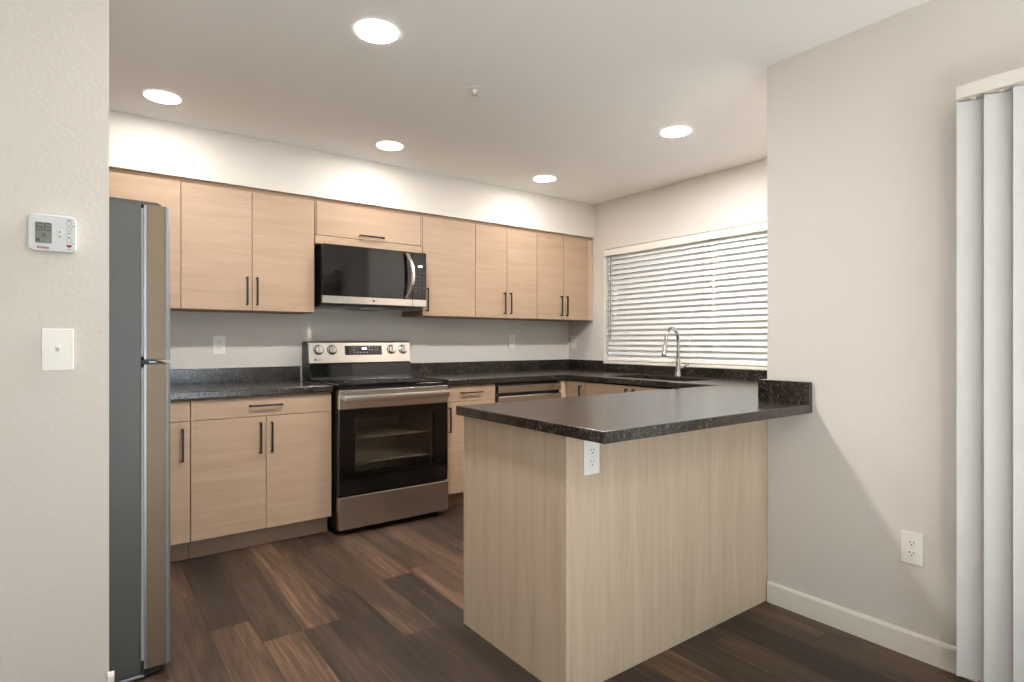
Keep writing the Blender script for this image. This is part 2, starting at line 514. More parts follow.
# patio door on the dining wall: frame, two sliding leaves, glass
dx0, dx1 = XR + 0.02, XR + 0.10
bm = bmesh.new()
dm = (SY0 + SY1) / 2
cells(bm, [dx0, dx1], [SY0, SY0 + 0.075, dm - 0.04, dm + 0.04, SY1 - 0.075, SY1], [0.0, 0.10, SZ1 - 0.08, SZ1],
      lambda x, y, z: not (0.10 < z < SZ1 - 0.08 and (SY0 + 0.075 < y < dm - 0.04 or dm + 0.04 < y < SY1 - 0.075)))
door = struct(obj('door_1', bm, 'white_plastic', bevel=0.004))
for a, b in ((SY0 + 0.075, dm - 0.04), (dm + 0.04, SY1 - 0.075)):
    bx('pane', 'glass', door, dx0 + 0.035, dx0 + 0.041, a, b, 0.10, SZ1 - 0.08)
struct(bx('ground', 'patio', None, XK + 0.13, 14, -12, 12, -0.16, -0.10))
struct(bx('backdrop_wall', 'backdrop_dark', None, 7.6, 8.0, -6.0, 13.0, -0.10, 5.2))  # added dark wall; darkens the gaps between the blind slats
struct(bx('ground_rear', 'patio', None, -12, XR + 0.12, -12, YA - 0.11, -0.16, -0.10))
struct(bx('ground_side', 'patio', None, -12, XA - 0.11, YA - 0.11, 12, -0.16, -0.10))
struct(bx('ground_patio', 'patio', None, XR + 0.12, XK + 0.13, -12, YE - 0.12, -0.16, -0.10))

# ------------------------------------------------------------------ cabinets
def handle(parent, vertical, x, z, length, y=0.0, proj=0.030, t=0.0095):
    """black bar pull: one U-shaped bar on two posts, standing off the front at y"""
    h = length / 2
    bm = bmesh.new()
    u = [(-h, 0), (-h, -proj), (h, -proj), (h, 0), (h - t, 0), (h - t, -proj + t), (-h + t, -proj + t), (-h + t, 0)]
    if vertical:
        prism(bm, [(y + b, z + a) for a, b in u], 0, x - t / 2, x + t / 2, bev=0.0012, seg=1)
    else:
        prism(bm, [(x + a, y + b) for a, b in u], 2, z - t / 2, z + t / 2, bev=0.0012, seg=1)
    return obj('handle', bm, 'black_metal', parent)

def cabinet(name, label, loc, rz, w, d, h, fronts, toe=0.0, group=None, x0=0.0, fmat='cab_h', extra=()):
    """local frame: x along the front, fronts in the plane y=0 facing -y, body behind to y=d"""
    t = thing(name, label, 'cabinet', loc, rz, group)
    g = 0.0015
    bx('body', 'cab_in', t, x0 + 0.0005, w - 0.0005, 0.0205, d, toe, h)
    if toe: bx('toe_kick', 'toe', t, x0 + 0.001, w - 0.001, 0.075, 0.093, 0.001, toe)
    for f in fronts:
        kind, a, b, c, e, hd = f
        p = bx(kind, fmat, t, a + g, b - g, 0, 0.019, c + g, e - g, bev=0.0012)
        if hd: handle(p, *hd)
    for nm, m, *bb in extra:
        bx(nm, m, t, *bb, bev=0.001)
    return t

UH = (1.578 - 1.405)
uz = 1.371
uh = ZS - uz - 0.001
ud = YB - YU - 0.001
dt = 2.106 - uz      # door tops
hz = 1.491 - uz
G_U = 'upper cabinets along the back wall'
cabinet('upper_cabinet', 'light wood upper cabinet whose door is half hidden behind the refrigerator top', (0, YU, uz), 0, 0.434, ud, uh,
        [('door', -0.02, 0.434, 0, dt, None), ('door', -0.48, -0.02, 0, dt, (True, -0.06, hz, UH))], group=G_U, x0=XL + 0.005)
cabinet('upper_cabinet', 'light wood two-door upper cabinet left of the microwave', (0.434, YU, uz), 0, 0.768, ud, uh,
        [('door', 0, 0.384, 0, dt, (True, 0.354, hz, UH)), ('door', 0.384, 0.766, 0, dt, (True, 0.411, hz, UH))], group=G_U)
mz = 1.826
cabinet('upper_cabinet', 'short wide light wood cabinet directly above the microwave', (1.203, YU, mz), 0, 0.787, ud, ZS - mz - 0.001,
        [('door', 0.011, 0.772, 1.884 - mz, 2.106 - mz, (False, 0.391, 1.908 - mz, 0.178)), ('rail', 0.0, 0.787, 0.0, 1.884 - mz, None),
         ('stile', 0.0, 0.011, 1.884 - mz, 2.106 - mz, None), ('stile', 0.772, 0.787, 1.884 - mz, 2.106 - mz, None)], group=G_U)
cabinet('upper_cabinet', 'light wood single-door upper cabinet immediately right of the microwave', (1.991, YU, uz), 0, 0.464, ud, uh,
        [('door', 0, 0.464, 0, dt, (True, 0.035, hz, UH))], group=G_U)
cabinet('upper_cabinet', 'light wood two-door upper cabinet, second one right of the microwave', (2.456, YU, uz), 0, 0.621, ud, uh,
        [('door', 0, 0.306, 0, dt, (True, 0.276, hz, UH)), ('door', 0.306, 0.621, 0, dt, (True, 0.336, hz, UH))], group=G_U)
cabinet('upper_cabinet', 'light wood two-door upper cabinet in the corner beside the window wall', (3.078, YU, uz), 0, 0.672, ud, uh,
        [('door', 0, 0.300, 0, dt, (True, 0.268, hz, UH)), ('door', 0.300, 0.605, 0, dt, (True, 0.332, hz, UH))], group=G_U,
        extra=[('filler', 'cab_v', 0.606, 0.670, 0.008, 0.020, 0, dt)])

bd = YB - YD - 0.001
TOE = 0.112
BT = CB - 0.001
DZ = 0.757
FT = 0.864
LH = 0.634
G_B = 'base cabinets along the back wall'
cabinet('base_cabinet', 'light wood base cabinet partly hidden behind the refrigerator, beneath the left counter', (0, YD, 0), 0, 0.441, bd, BT,
        [('drawer', -0.02, 0.441, DZ, FT, (False, 0.21, 0.818, 0.177)), ('door', -0.02, 0.441, TOE, DZ, (True, 0.404, LH, 0.174)),
         ('door', -0.48, -0.02, TOE, FT, None)], toe=TOE, group=G_B, x0=XL + 0.005)
cabinet('base_cabinet', 'wide light wood base cabinet, one drawer over two doors, left of the range', (0.442, YD, 0), 0, 0.758, bd, BT,
        [('drawer', 0, 0.758, DZ, FT, (False, 0.378, 0.818, 0.177)), ('door', 0, 0.380, TOE, DZ, (True, 0.349, LH, 0.174)),
         ('door', 0.380, 0.758, TOE, DZ, (True, 0.410, LH, 0.174))], toe=TOE, group=G_B)
cabinet('base_cabinet', 'light wood base cabinet, drawer over one door, between the range and dishwasher', (1.980, YD, 0), 0, 0.438, bd, BT,
        [('drawer', 0, 0.438, DZ, FT, (False, 0.226, 0.818, 0.177)), ('door', 0, 0.438, TOE, DZ, (True, 0.046, LH, 0.174))], toe=TOE, group=G_B)

# window run: local x runs towards the camera (world -y)
RW = -PI / 2
rd = XK - XD - 0.001
G_W = 'base cabinets under the window counter'
cabinet('base_cabinet', 'narrow-door corner base cabinet between the dishwasher and the sink cabinet', (XD, YD - 0.001, 0), RW, 0.218, rd, BT,
        [('door', 0.045, 0.218, TOE, FT, (True, 0.176, 0.748, 0.174)), ('filler', 0.0, 0.045, TOE, FT, None)], toe=TOE, group=G_W,
        extra=[('corner_filler', 'cab_v', -0.0215, -0.0015, -0.061, -0.0005, TOE, FT)])
cabinet('base_cabinet', 'two-door sink base cabinet below the window, glimpsed over the peninsula top', (XD, 3.257, 0), RW, 0.94, rd, 0.70,
        [('door', 0, 0.470, TOE, FT, (True, 0.436, 0.756, 0.174)), ('door', 0.470, 0.94, TOE, FT, (True, 0.504, 0.756, 0.174))], toe=TOE, group=G_W)
cabinet('base_cabinet', 'plain filler base cabinet in the inner corner of the peninsula', (XD, 2.316, 0), RW, 0.262, rd, BT,
        [('filler', 0.0, 0.262, TOE, FT, None)], toe=TOE, group=G_W)

# peninsula: fronts face the kitchen, flat panels face the dining side
PX0, PX1 = 1.268, XD - 0.002
pen = thing('peninsula_cabinet', 'light wood peninsula with flat vertical-grain back and end panels', 'cabinet', (0, 0, 0))
bx('body', 'cab_in', pen, PX0 + 0.020, XR - 0.002, YE + 0.021, 2.030, TOE, CB - 0.001)
bx('body', 'cab_in', pen, XR - 0.001, PX1, YE + 0.002, 2.030, TOE, CB - 0.001)
bx('end_panel', 'cab_v', pen, PX0, PX0 + 0.019, YE, 2.056, 0.001, CB - 0.001, bev=0.001)
bx('back_panel', 'cab_v', pen, PX0 + 0.0195, XR - 0.002, YE + 0.0005, YE + 0.020, 0.001, CB - 0.001, bev=0.001)
bx('toe_kick', 'toe', pen, PX0 + 0.020, PX1, 1.96, 1.975, 0.001, TOE)
for k in range(3):
    a = PX0 + 0.021 + k * 0.605
    p = bx('door', 'cab_h', pen, a, a + 0.602, 2.031, 2.050, TOE, DZ, bev=0.0012)
    p = bx('drawer', 'cab_h', pen, a, a + 0.602, 2.031, 2.050, DZ + 0.003, FT, bev=0.0012)
    bm = bmesh.new()
    hh, pr, tt = 0.088, 0.030, 0.0095
    prism(bm, [(a + 0.301 + q, 2.050 + r) for q, r in [(-hh, 0), (-hh, pr), (hh, pr), (hh, 0), (hh - tt, 0), (hh - tt, pr - tt), (-hh + tt, pr - tt), (-hh + tt, 0)]], 2, 0.813, 0.823)
    obj('handle', bm, 'black_metal', p)

# ------------------------------------------------------------------ counters
BS = 1.008
ct1 = thing('countertop', 'dark speckled countertop with backsplash between the refrigerator and range', 'countertop', (0, 0, CB))
bm = bmesh.new()
box(bm, XL + 0.003, 1.203, YC, YB - 0.001, 0, CT - CB)
obj('slab', bm, 'granite', ct1, bevel=0.004)
bx('backsplash', 'granite', ct1, XL + 0.003, 1.205, YB - 0.021, YB - 0.001, CT - CB + 0.0005, BS - CB, bev=0.003)

ct2 = thing('countertop', 'dark speckled U-shaped countertop running from the range past the sink onto the peninsula', 'countertop', (0, 0, CB))
SKX0, SKX1, SKY0, SKY1 = 3.205, 3.580, 2.385, 3.135
YO, YI, XP = 1.210, 2.067, 1.236
bm = bmesh.new()
def in_ct(x, y, z):
    if SKX0 < x < SKX1 and SKY0 < y < SKY1: return False
    if y > YC and x > 1.976: return True
    if x > XC and y > YE + 0.001: return True
    if YE + 0.001 < y < YI and x > XP: return True
    return YO < y < YI and XP < x < XR - 0.001
cells(bm, [XP, 1.976, XR - 0.001, XC, SKX0, SKX1, XK - 0.001], [YO, YE + 0.001, YI, SKY0, SKY1, YC, YB - 0.001], [0, CT - CB], in_ct)
obj('slab', bm, 'granite', ct2, bevel=0.004)
bm = bmesh.new()   # back wall and window wall splash: one L strip, lower beneath the window
cells(bm, [1.976, XK - 0.021, XK - 0.001], [YE + 0.032, WY1 + 0.003, YB - 0.021, YB - 0.001], [CT - CB + 0.0005, WZ0 - 0.003 - CB, BS - CB],
      lambda x, y, z: (y > YB - 0.021 or x > XK - 0.021) and (y > WY1 + 0.003 or z < WZ0 - 0.003 - CB))
obj('backsplash', bm, 'granite', ct2, bevel=0.002)
bm = bmesh.new()   # side splash wrapping the end of the dining wall
cells(bm, [XR - 0.025, XR - 0.001, XK - 0.022], [YO + 0.002, YE + 0.001, YE + 0.031], [CT - CB + 0.0005, BS - CB],
      lambda x, y, z: x < XR - 0.001 or y > YE + 0.001)
obj('side_splash', bm, 'granite', ct2, bevel=0.002)

# sink set into the counter
sk = thing('sink', 'stainless double-bowl undermount sink below the window blind', 'sink', (0, 0, 0.70))
ymid = (SKY0 + SKY1) / 2
def bowl(y0, y1):
    bm = bmesh.new()
    x0, x1, zt, zb, tk = SKX0 - 0.006, SKX1 + 0.006, 0.171, 0.012, 0.004
    cells(bm, [x0, x0 + tk, x1 - tk, x1], [y0, y0 + tk, y1 - tk, y1], [zb - tk, zb, zt],
          lambda x, y, z: z < zb or not (x0 + tk < x < x1 - tk and y0 + tk < y < y1 - tk))
    return obj('bowl', bm, 'steel', sk, bevel=0.002)
bowl(SKY0 - 0.006, ymid - 0.001)
bowl(ymid + 0.001, SKY1 + 0.006)
for yy in ((SKY0 + ymid) / 2, (SKY1 + ymid) / 2):
    bm = bmesh.new(); lathe(bm, [(0.044, 0.0122), (0.044, 0.0145), (0.034, 0.0145), (0.030, 0.0130)], (3.40, yy, 0))
    obj('drain', bm, 'chrome', sk, smooth=True)

# pull-down faucet behind the sink
fx, fy = 3.648, 2.787
fa = thing('faucet', 'brushed gooseneck pull-down faucet standing behind the sink', 'faucet', (fx, fy, CT))
bm = bmesh.new(); lathe(bm, [(0.027, 0.001), (0.027, 0.006), (0.023, 0.012), (0.021, 0.05), (0.019, 0.10), (0.0145, 0.125), (0.0135, 0.14)], (0, 0, 0))
obj('base', bm, 'chrome', fa, smooth=True)
dirv = Vector((-1.0, -0.05, 0)).normalized()
pts = [Vector((0, 0, 0.135)), Vector((0, 0, 0.20)), Vector((0, 0, 0.275))]
R0 = 0.078
for k in range(1, 13):
    t = PI * k / 12 * 1.02
    pts.append(Vector((0, 0, 0.275)) + dirv * (R0 * (1 - math.cos(t))) + Vector((0, 0, R0 * math.sin(t) * 1.15)))
bm = bmesh.new(); tube(bm, pts, 0.0125, 16)
obj('spout', bm, 'chrome', fa, smooth=True)
e = pts[-1]; dn = (pts[-1] - pts[-2]).normalized()
dn = (dn + dirv * 0.16).normalized()
bm = bmesh.new(); tube(bm, [e + dn * q for q in (-0.004, 0.03, 0.04, 0.085, 0.105, 0.112)], [0.0135, 0.015, 0.0165, 0.0185, 0.0205, 0.019], 18)
sp = obj('spray_head', bm, 'chrome', fa, smooth=True)
bm = bmesh.new()
tube(bm, [e + dn * 0.112, e + dn * 0.114], [0.016, 0.016], 18); obj('nozzle', bm, 'black_plastic', sp)
bm = bmesh.new()
hd = Vector((0.25, -1, 0)).normalized()
tube(bm, [hd * 0.018 + Vector((0, 0, 0.062)), hd * 0.04 + Vector((0, 0, 0.062))], 0.012, 14)
tube(bm, [hd * 0.034 + Vector((0, 0, 0.064)), hd * 0.06 + Vector((0, 0, 0.080)), hd * 0.085 + Vector((0, 0, 0.044))][:2] + [hd * 0.088 + Vector((0, 0, 0.098))], [0.006, 0.0055, 0.005], 10)
obj('lever', bm, 'chrome', fa, smooth=True)

# ------------------------------------------------------------------ range
rg = thing('range', 'freestanding stainless electric range with black glass door between the base cabinets', 'range', (1.215, 3.395, 0))
Wd = 0.758
bm = bmesh.new()
cells(bm, [0, 0.10, Wd - 0.10, Wd], [0.045, 0.10, 0.56, 0.66], [0.03, 0.275, 0.74, 0.905],
      lambda x, y, z: not (0.10 < x < Wd - 0.10 and y < 0.56 and 0.275 < z < 0.74))
obj('body', bm, 'black_enamel', rg)
bm = bmesh.new()
cells(bm, [0.101, 0.104, Wd - 0.104, Wd - 0.101], [0.047, 0.555, 0.558], [0.277, 0.280, 0.736, 0.739],
      lambda x, y, z: not (0.104 < x < Wd - 0.104 and y < 0.555 and 0.280 < z < 0.736))
obj('oven_cavity', bm, 'cavity', rg)
for z in (0.42, 0.575):
    bm = bmesh.new()
    for k in range(12):
        yy = 0.07 + k * 0.04
        tube(bm, [(0.106, yy, z), (Wd - 0.106, yy, z)], 0.006 if k == 0 else 0.0025, 8)
    for xx in (0.112, Wd / 2, Wd - 0.112):
        tube(bm, [(xx, 0.068, z - 0.004), (xx, 0.52, z - 0.004)], 0.003, 8)
    obj('oven_rack', bm, 'steel', rg, smooth=True)
bm = bmesh.new(); prism(bm, rrect(-0.002, Wd + 0.002, -0.004, 0.60, 0.008), 2, 0.9055, 0.922, bev=0.003)
ck = obj('cooktop', bm, 'black_glass', rg)
bx('front_rail', 'black_enamel', rg, 0.0, Wd, 0.004, 0.044, 0.886, 0.905, bev=0.002)
for (cx, cy, r) in ((0.20, 0.16, 0.10), (0.56, 0.16, 0.085), (0.20, 0.43, 0.075), (0.56, 0.43, 0.10)):
    bm = bmesh.new()
    lathe(bm, [(r, 0.9221), (r, 0.9224), (r - 0.003, 0.9224), (r - 0.003, 0.9221), (r, 0.9221)], (cx, cy, 0), n=48, cap=False)
    obj('burner_ring', bm, 'print_dark', ck)
# oven door: black glass with a stainless top rail
od_z0, od_z1, rail_z = 0.246, 0.884, 0.768
bm = bmesh.new()
wx0_, wx1_, wz0_, wz1_ = 0.105, 0.655, 0.375, 0.705
cells(bm, [0.003, wx0_, wx1_, Wd - 0.003], [0.004, 0.040], [od_z0, wz0_, wz1_, rail_z],
      lambda x, y, z: not (wx0_ < x < wx1_ and wz0_ < z < wz1_))
od = obj('oven_door', bm, 'black_glass', rg, bevel=0.002)
bx('oven_window', 'oven_glass', od, wx0_, wx1_, 0.006, 0.012, wz0_, wz1_)
bx('top_rail', 'steel', od, 0.003, Wd - 0.003, 0.0, 0.040, rail_z, od_z1, bev=0.003)
bm = bmesh.new()
n = 14
ctr = []
for k in range(n + 1):
    u = -1 + 2 * k / n
    ctr.append((Wd / 2 + u * 0.358, -0.046 - 0.010 * (1 - u * u), 0.835))
ring = []
for p_ in ctr:
    ring.append([(p_[0], p_[1] + dy, p_[2] + dz) for dy, dz in ((-0.006, -0.021), (-0.010, 0.0), (-0.006, 0.021), (0.006, 0.021), (0.008, 0.0), (0.006, -0.021))])
vr = [[bm.verts.new(q) for q in r] for r in ring]
for A, B in zip(vr, vr[1:]):
    for k in range(6): bm.faces.new([A[k], A[(k + 1) % 6], B[(k + 1) % 6], B[k]])
bm.faces.new(vr[0]); bm.faces.new(vr[-1])
for xx in (0.045, Wd - 0.045):
    box(bm, xx - 0.018, xx + 0.018, -0.046, 0.002, 0.825, 0.845, bev=0.003)
bmesh.ops.recalc_face_normals(bm, faces=bm.faces[:])
obj('handle', bm, 'steel', od, smooth=True)
dr = bx('storage_drawer', 'steel', rg, 0.002, Wd - 0.002, -0.002, 0.042, 0.040, 0.238, bev=0.003)
for xx in (0.04, Wd - 0.04):
    for yy in (0.10, 0.58):
        bm = bmesh.new(); lathe(bm, [(0.018, 0.0005), (0.018, 0.012), (0.010, 0.014), (0.010, 0.031)], (xx, yy, 0), n=16)
        obj('leg', bm, 'black_plastic', rg, smooth=True)
# backguard
bg_y0, bg_y1 = 0.555, 0.610
sl = 0.16     # lean of the control panel
yz = lambda z: bg_y0 + 0.012 + sl * (z - 1.045)
bm = bmesh.new()
prism(bm, [(bg_y0 - 0.01, 0.9225), (0.738, 0.9225), (0.738, 1.178), (0.645, 1.182), (0.603, 1.176), (yz(1.032) + 0.022, 1.032), (bg_y0 + 0.016, 1.018)], 0, 0.002, Wd - 0.002)
bgd = obj('backguard', bm, 'black_enamel', rg, bevel=0.002)
bm = bmesh.new()
prism(bm, [(yz(1.032), 1.032), (yz(1.172), 1.172), (yz(1.172) + 0.010, 1.182), (0.70, 1.184), (0.70, 1.181), (yz(1.172) + 0.014, 1.178), (yz(1.032) + 0.018, 1.032)], 0, 0.0, Wd, bev=0.001)
cp = obj('control_panel', bm, 'steel', bgd)
bm = bmesh.new()
prism(bm, [(bg_y0 - 0.008, 0.9235), (bg_y0 + 0.004, 1.024), (bg_y0 + 0.012, 1.024), (bg_y0, 0.9235)], 0, 0.004, Wd - 0.004)
obj('black_trim', bm, 'black_glass', bgd)
tilt = math.atan(sl)
def on_panel(z, off=0.0): return yz(z) - off
bm = bmesh.new()
prism(bm, [(on_panel(1.084, .0012), 1.084), (on_panel(1.150, .0012), 1.150), (on_panel(1.150, -.002), 1.150), (on_panel(1.084, -.002), 1.084)], 0, 0.251, 0.529)
ds = obj('display', bm, 'black_glass', cp)
rotp = (PI / 2 - tilt, 0, 0)
text('digits', '4:06', 0.023, 'led_white', ds, (0.395, on_panel(1.130, .0016), 1.130), rotp, bold=0.0006)
def marks(parent, items, mat):
    bm = bmesh.new()
    for x, z, w, h in items:
        box(bm, x - w / 2, x + w / 2, on_panel(z, .0020), on_panel(z, .0010), z - h / 2, z + h / 2)
    return obj('button_marks', bm, mat, parent)
marks(ds, [(0.317, 1.139, 0.011, 0.005), (0.317, 1.120, 0.012, 0.005), (0.340, 1.138, 0.007, 0.006)] +
      [(0.323 + k * 0.023, 1.102, 0.012, 0.006) for k in range(5)] +
      [(0.434 + k * 0.022, z, 0.011, 0.006) for k in range(2) for z in (1.140, 1.121)], 'print')
bm = bmesh.new()
for (x, z, w, h) in ((0.487, 1.142, 0.024, 0.003), (0.487, 1.118, 0.024, 0.003), (0.4765, 1.130, 0.003, 0.027), (0.4975, 1.130, 0.003, 0.027)):
    box(bm, x - w / 2, x + w / 2, on_panel(z, .0020), on_panel(z, .0010), z - h / 2, z + h / 2)
obj('start_key', bm, 'print', ds)
for xk in (0.066, 0.160, 0.606, 0.700):
    zk = 1.122
    bm = bmesh.new()
    lathe(bm, [(0.031, 0.0), (0.031, -0.006), (0.027, -0.008), (0.026, -0.022), (0.024, -0.025), (0.0, -0.025)], (0, 0, 0), axis='y', n=32, cap=False)
    kn = obj('knob', bm, 'steel', cp, smooth=True)
    kn.location = (xk, on_panel(zk), zk); kn.rotation_euler = (-tilt, 0, 0)
    g = bx('grip', 'chrome', kn, -0.006, 0.006, -0.040, -0.020, -0.026, 0.026, bev=0.003)
    bm = bmesh.new()
    lathe(bm, [(0.035, -0.0006), (0.035, -0.002), (0.0312, -0.002), (0.0312, -0.0006), (0.035, -0.0006)], (0, 0, 0), axis='y', n=32, cap=False)
    obj('bezel', bm, 'black_plastic', kn)
def disc_logo(parent, x, y, z, r, mat, rot):
    bm = bmesh.new(); lathe(bm, [(0.0, -0.0002), (r, -0.0002), (r, -0.0006), (0.0, -0.0006)], (0, 0, 0), axis='y', n=24, cap=False)
    o = obj('logo', bm, mat, parent); o.location = (x, y, z); o.rotation_euler = (rot, 0, 0)
    return o
disc_logo(cp, 0.042, on_panel(1.054), 1.054, 0.0080, 'print_dark', -tilt)
text('lettering', 'LG', 0.021, 'print_dark', cp, (0.070, on_panel(1.054, .0006), 1.054), rotp)

# ------------------------------------------------------------------ over-the-range microwave
mw = thing('microwave', 'over-the-range black glass microwave with stainless lower strip mounted above the range', 'microwave', (1.226, 3.728, 1.420))
mww, mwh = 0.756, 0.402
bx('body', 'black_enamel', mw, 0.002, mww - 0.002, 0.026, 0.075, 0.012, mwh, bev=0.002)
bx('body', 'black_enamel', mw, 0.004, mww - 0.004, 0.0755, 0.40, 0.0, mwh - 0.001)
dw_ = 0.628
md = bx('door', 'black_glass', mw, 0.0, dw_ + 0.016, 0.0, 0.025, 0.062, mwh - 0.002, bev=0.003)
bx('lower_strip', 'steel', md, 0.0, dw_ + 0.016, -0.001, 0.025, 0.012, 0.0615, bev=0.002)
pn = bx('control_panel', 'black_glass', mw, dw_ + 0.018, mww, 0.0, 0.025, 0.062, mwh - 0.002, bev=0.002)
bx('lower_strip', 'steel', pn, dw_ + 0.018, mww, -0.001, 0.025, 0.012, 0.0615, bev=0.002)
bx('window_screen', 'black_glass', md, 0.06, 0.54, -0.0006, 0.001, 0.10, mwh - 0.05)
bm = bmesh.new()
n = 16
prof = []
for k in range(n + 1):
    u = -1 + 2 * k / n
    prof.append((dw_ - 0.035 + 0.030 * (1 - u * u), -0.020 - 0.036 * (1 - u * u), 0.228 + u * 0.158))
vr = []
for x, y, z in prof:
    vr.append([bm.verts.new(q) for q in ((x - 0.013, y, z), (x - 0.008, y - 0.008, z), (x + 0.010, y - 0.008, z), (x + 0.014, y, z), (x + 0.010, y + 0.006, z), (x - 0.008, y + 0.006, z))])
for A, B in zip(vr, vr[1:]):
    for k in range(6): bm.faces.new([A[k], A[(k + 1) % 6], B[(k + 1) % 6], B[k]])
bm.faces.new(vr[0]); bm.faces.new(vr[-1])
for z in (0.078, 0.378):
    box(bm, dw_ - 0.040, dw_ - 0.024, -0.022, 0.001, z - 0.010, z + 0.010, bev=0.002)
bmesh.ops.recalc_face_normals(bm, faces=bm.faces[:])
obj('handle', bm, 'steel', md, smooth=True)
text('clock_digits', '4:05', 0.021, 'led_white', pn, (0.706, -0.0008, 0.300), FRONT, bold=0.0006)
for r in range(7):
    for c in range(3):
        x, z = 0.673 + c * 0.032, 0.252 - r * 0.026
        bx('key', 'print_dark', pn, x - 0.005, x + 0.005, -0.0008, 0.0005, z - 0.0018, z + 0.0018)
disc_logo(md, 0.352, -0.0010, 0.037, 0.0085, 'print_dark', 0)
text('lettering', 'LG', 0.017, 'print', md, (0.382, -0.0014, 0.037), FRONT)
# underside: vent grilles and lamp lens
un = bx('underside_panel', 'charcoal', mw, 0.006, mww - 0.006, 0.030, 0.395, -0.010, -0.0005, bev=0.002)
for a, b in ((0.05, 0.25), (0.50, 0.70)):
    bx('grease_filter', 'steel', un, a, b, 0.12, 0.34, -0.014, -0.0102, bev=0.001)
bx('lamp_lens', 'white_plastic', un, 0.30, 0.45, 0.06, 0.12, -0.013, -0.0102, bev=0.001)

# ------------------------------------------------------------------ dishwasher
dwx = 2.424
dw = thing('dishwasher', 'stainless dishwasher under the back counter, seen above the peninsula edge', 'dishwasher', (dwx, YD - 0.012, 0))
bx('tub', 'black_plastic', dw, 0.004, 0.628, 0.045, 0.62, 0.10, 0.870)
ddw = 0.611
bm = bmesh.new()
prism(bm, [(0.0, 0.115), (0.0, 0.765), (0.004, 0.772), (0.030, 0.772), (0.030, 0.795), (0.004, 0.795), (0.0, 0.800), (0.0, 0.848), (0.004, 0.852), (0.044, 0.852), (0.044, 0.115)], 0, 0.018, 0.018 + ddw)
dd = obj('door', bm, 'steel', dw, bevel=0.0015)
bx('handle_recess', 'black_plastic', dd, 0.022, ddw + 0.014, 0.0285, 0.0298, 0.773, 0.794)
bm = bmesh.new(); lathe(bm, [(0.0, -0.0012), (0.004, -0.0012), (0.004, -0.0001)], (0, 0, 0), axis='y', n=14, cap=False)
o = obj('indicator', bm, 'black_plastic', dd); o.location = (0.555, 0, 0.830)
bx('toe_panel', 'black_plastic', dw, 0.018, 0.624, 0.06, 0.07, 0.002, 0.098)

# ------------------------------------------------------------------ refrigerator (faces +x, its side towards the camera)
fr = thing('refrigerator', 'stainless top-freezer refrigerator seen from its dark grey side, behind the partition', 'refrigerator', (0, 2.387, 0))
FW = 0.755
bx('case', 'slate', fr, -0.500, 0.152, 0, FW, 0.018, 1.664, bev=0.005)
bx('base_grille', 'charcoal', fr, -0.48, 0.158, 0.012, FW - 0.01, 0.008, 0.0175)
bx('base_rail', 'silver', fr, -0.50, 0.160, -0.004, 0.010, 0.006, 0.016, bev=0.002)
def fr_door(name, z0, z1):
    bm = bmesh.new()
    pts = [(0.167, 0.0), (0.226, 0.0), (0.233, 0.002), (0.2375, 0.007), (0.239, 0.016), (0.240, 0.05), (0.241, FW / 2), (0.240, FW - 0.05), (0.236, FW - 0.010), (0.226, FW - 0.001), (0.167, FW)]
    prism(bm, pts, 2, z0, z1, bev=0.002)
    d = obj(name, bm, 'steel_dark', fr)
    bm = bmesh.new()
    prism(bm, [(0.2262, -0.0006), (0.2332, 0.0014), (0.2380, 0.0066), (0.2396, 0.016), (0.2410, 0.016), (0.2392, 0.0058), (0.2340, 0.0002), (0.2262, -0.0018)], 2, z0 + 0.001, z1 - 0.001)
    obj('edge_trim', bm, 'silver', d)
    bx('inner_liner', 'silver', d, 0.1600, 0.1668, 0.001, FW - 0.001, z0 + 0.002, z1 - 0.002)
    bx('gasket', 'rubber', d, 0.1522, 0.1598, 0.010, FW - 0.010, z0 + 0.012, z1 - 0.012)
    hx = 0.241
    bm = bmesh.new()
    a, b = (z0 + 0.02, z0 + 0.40) if z0 > 1 else (z1 - 0.62, z1 - 0.02)
    prism(bm, [(hx - 0.004, a), (hx - 0.004 + 0.045, a), (hx + 0.041, b), (hx - 0.004, b), (hx - 0.004, b - 0.02), (hx + 0.026, b - 0.02), (hx + 0.026, a + 0.02), (hx - 0.004, a + 0.02)], 1, FW - 0.075, FW - 0.050, bev=0.003)
    obj('handle', bm, 'steel', d)
    return d
fr_door('freezer_door', 1.117, 1.664)
fr_door('lower_door', 0.030, 1.103)
bm = bmesh.new()
prism(bm, [(-0.02, 1.6645), (0.215, 1.6645), (0.212, 1.671), (0.200, 1.6765), (0.070, 1.6785), (-0.01, 1.6785)], 1, 0.012, 0.10, bev=0.001)
obj('hinge_cover', bm, 'charcoal', fr)
bm = bmesh.new(); box(bm, 0.145, 0.205, 0.002, 0.05, 1.1042, 1.1078); box(bm, 0.145, 0.200, 0.004, 0.05, 1.1120, 1.1158)
obj('middle_hinge', bm, 'black_plastic', fr)
bx('hinge_pin', 'silver', fr, 0.175, 0.195, -0.002, 0.030, 1.1079, 1.1119)
bm = bmesh.new()
prism(bm, [(0.1525, 0.010), (0.1525, 0.060), (0.1595, 0.060), (0.1595, 0.028), (0.214, 0.028), (0.214, 0.018), (0.170, 0.010)], 1, -0.003, 0.011)
obj('bottom_hinge', bm, 'black_plastic', fr)
for xx in (-0.42, 0.19):
    for yy in (0.03, FW - 0.05):
        bm = bmesh.new(); lathe(bm, [(0.016, 0.0), (0.016, 0.018)], (0, 0, 0), axis='y', n=18)
        o = obj('roller', bm, 'black_plastic', fr); o.location = (xx, yy, 0.0165)

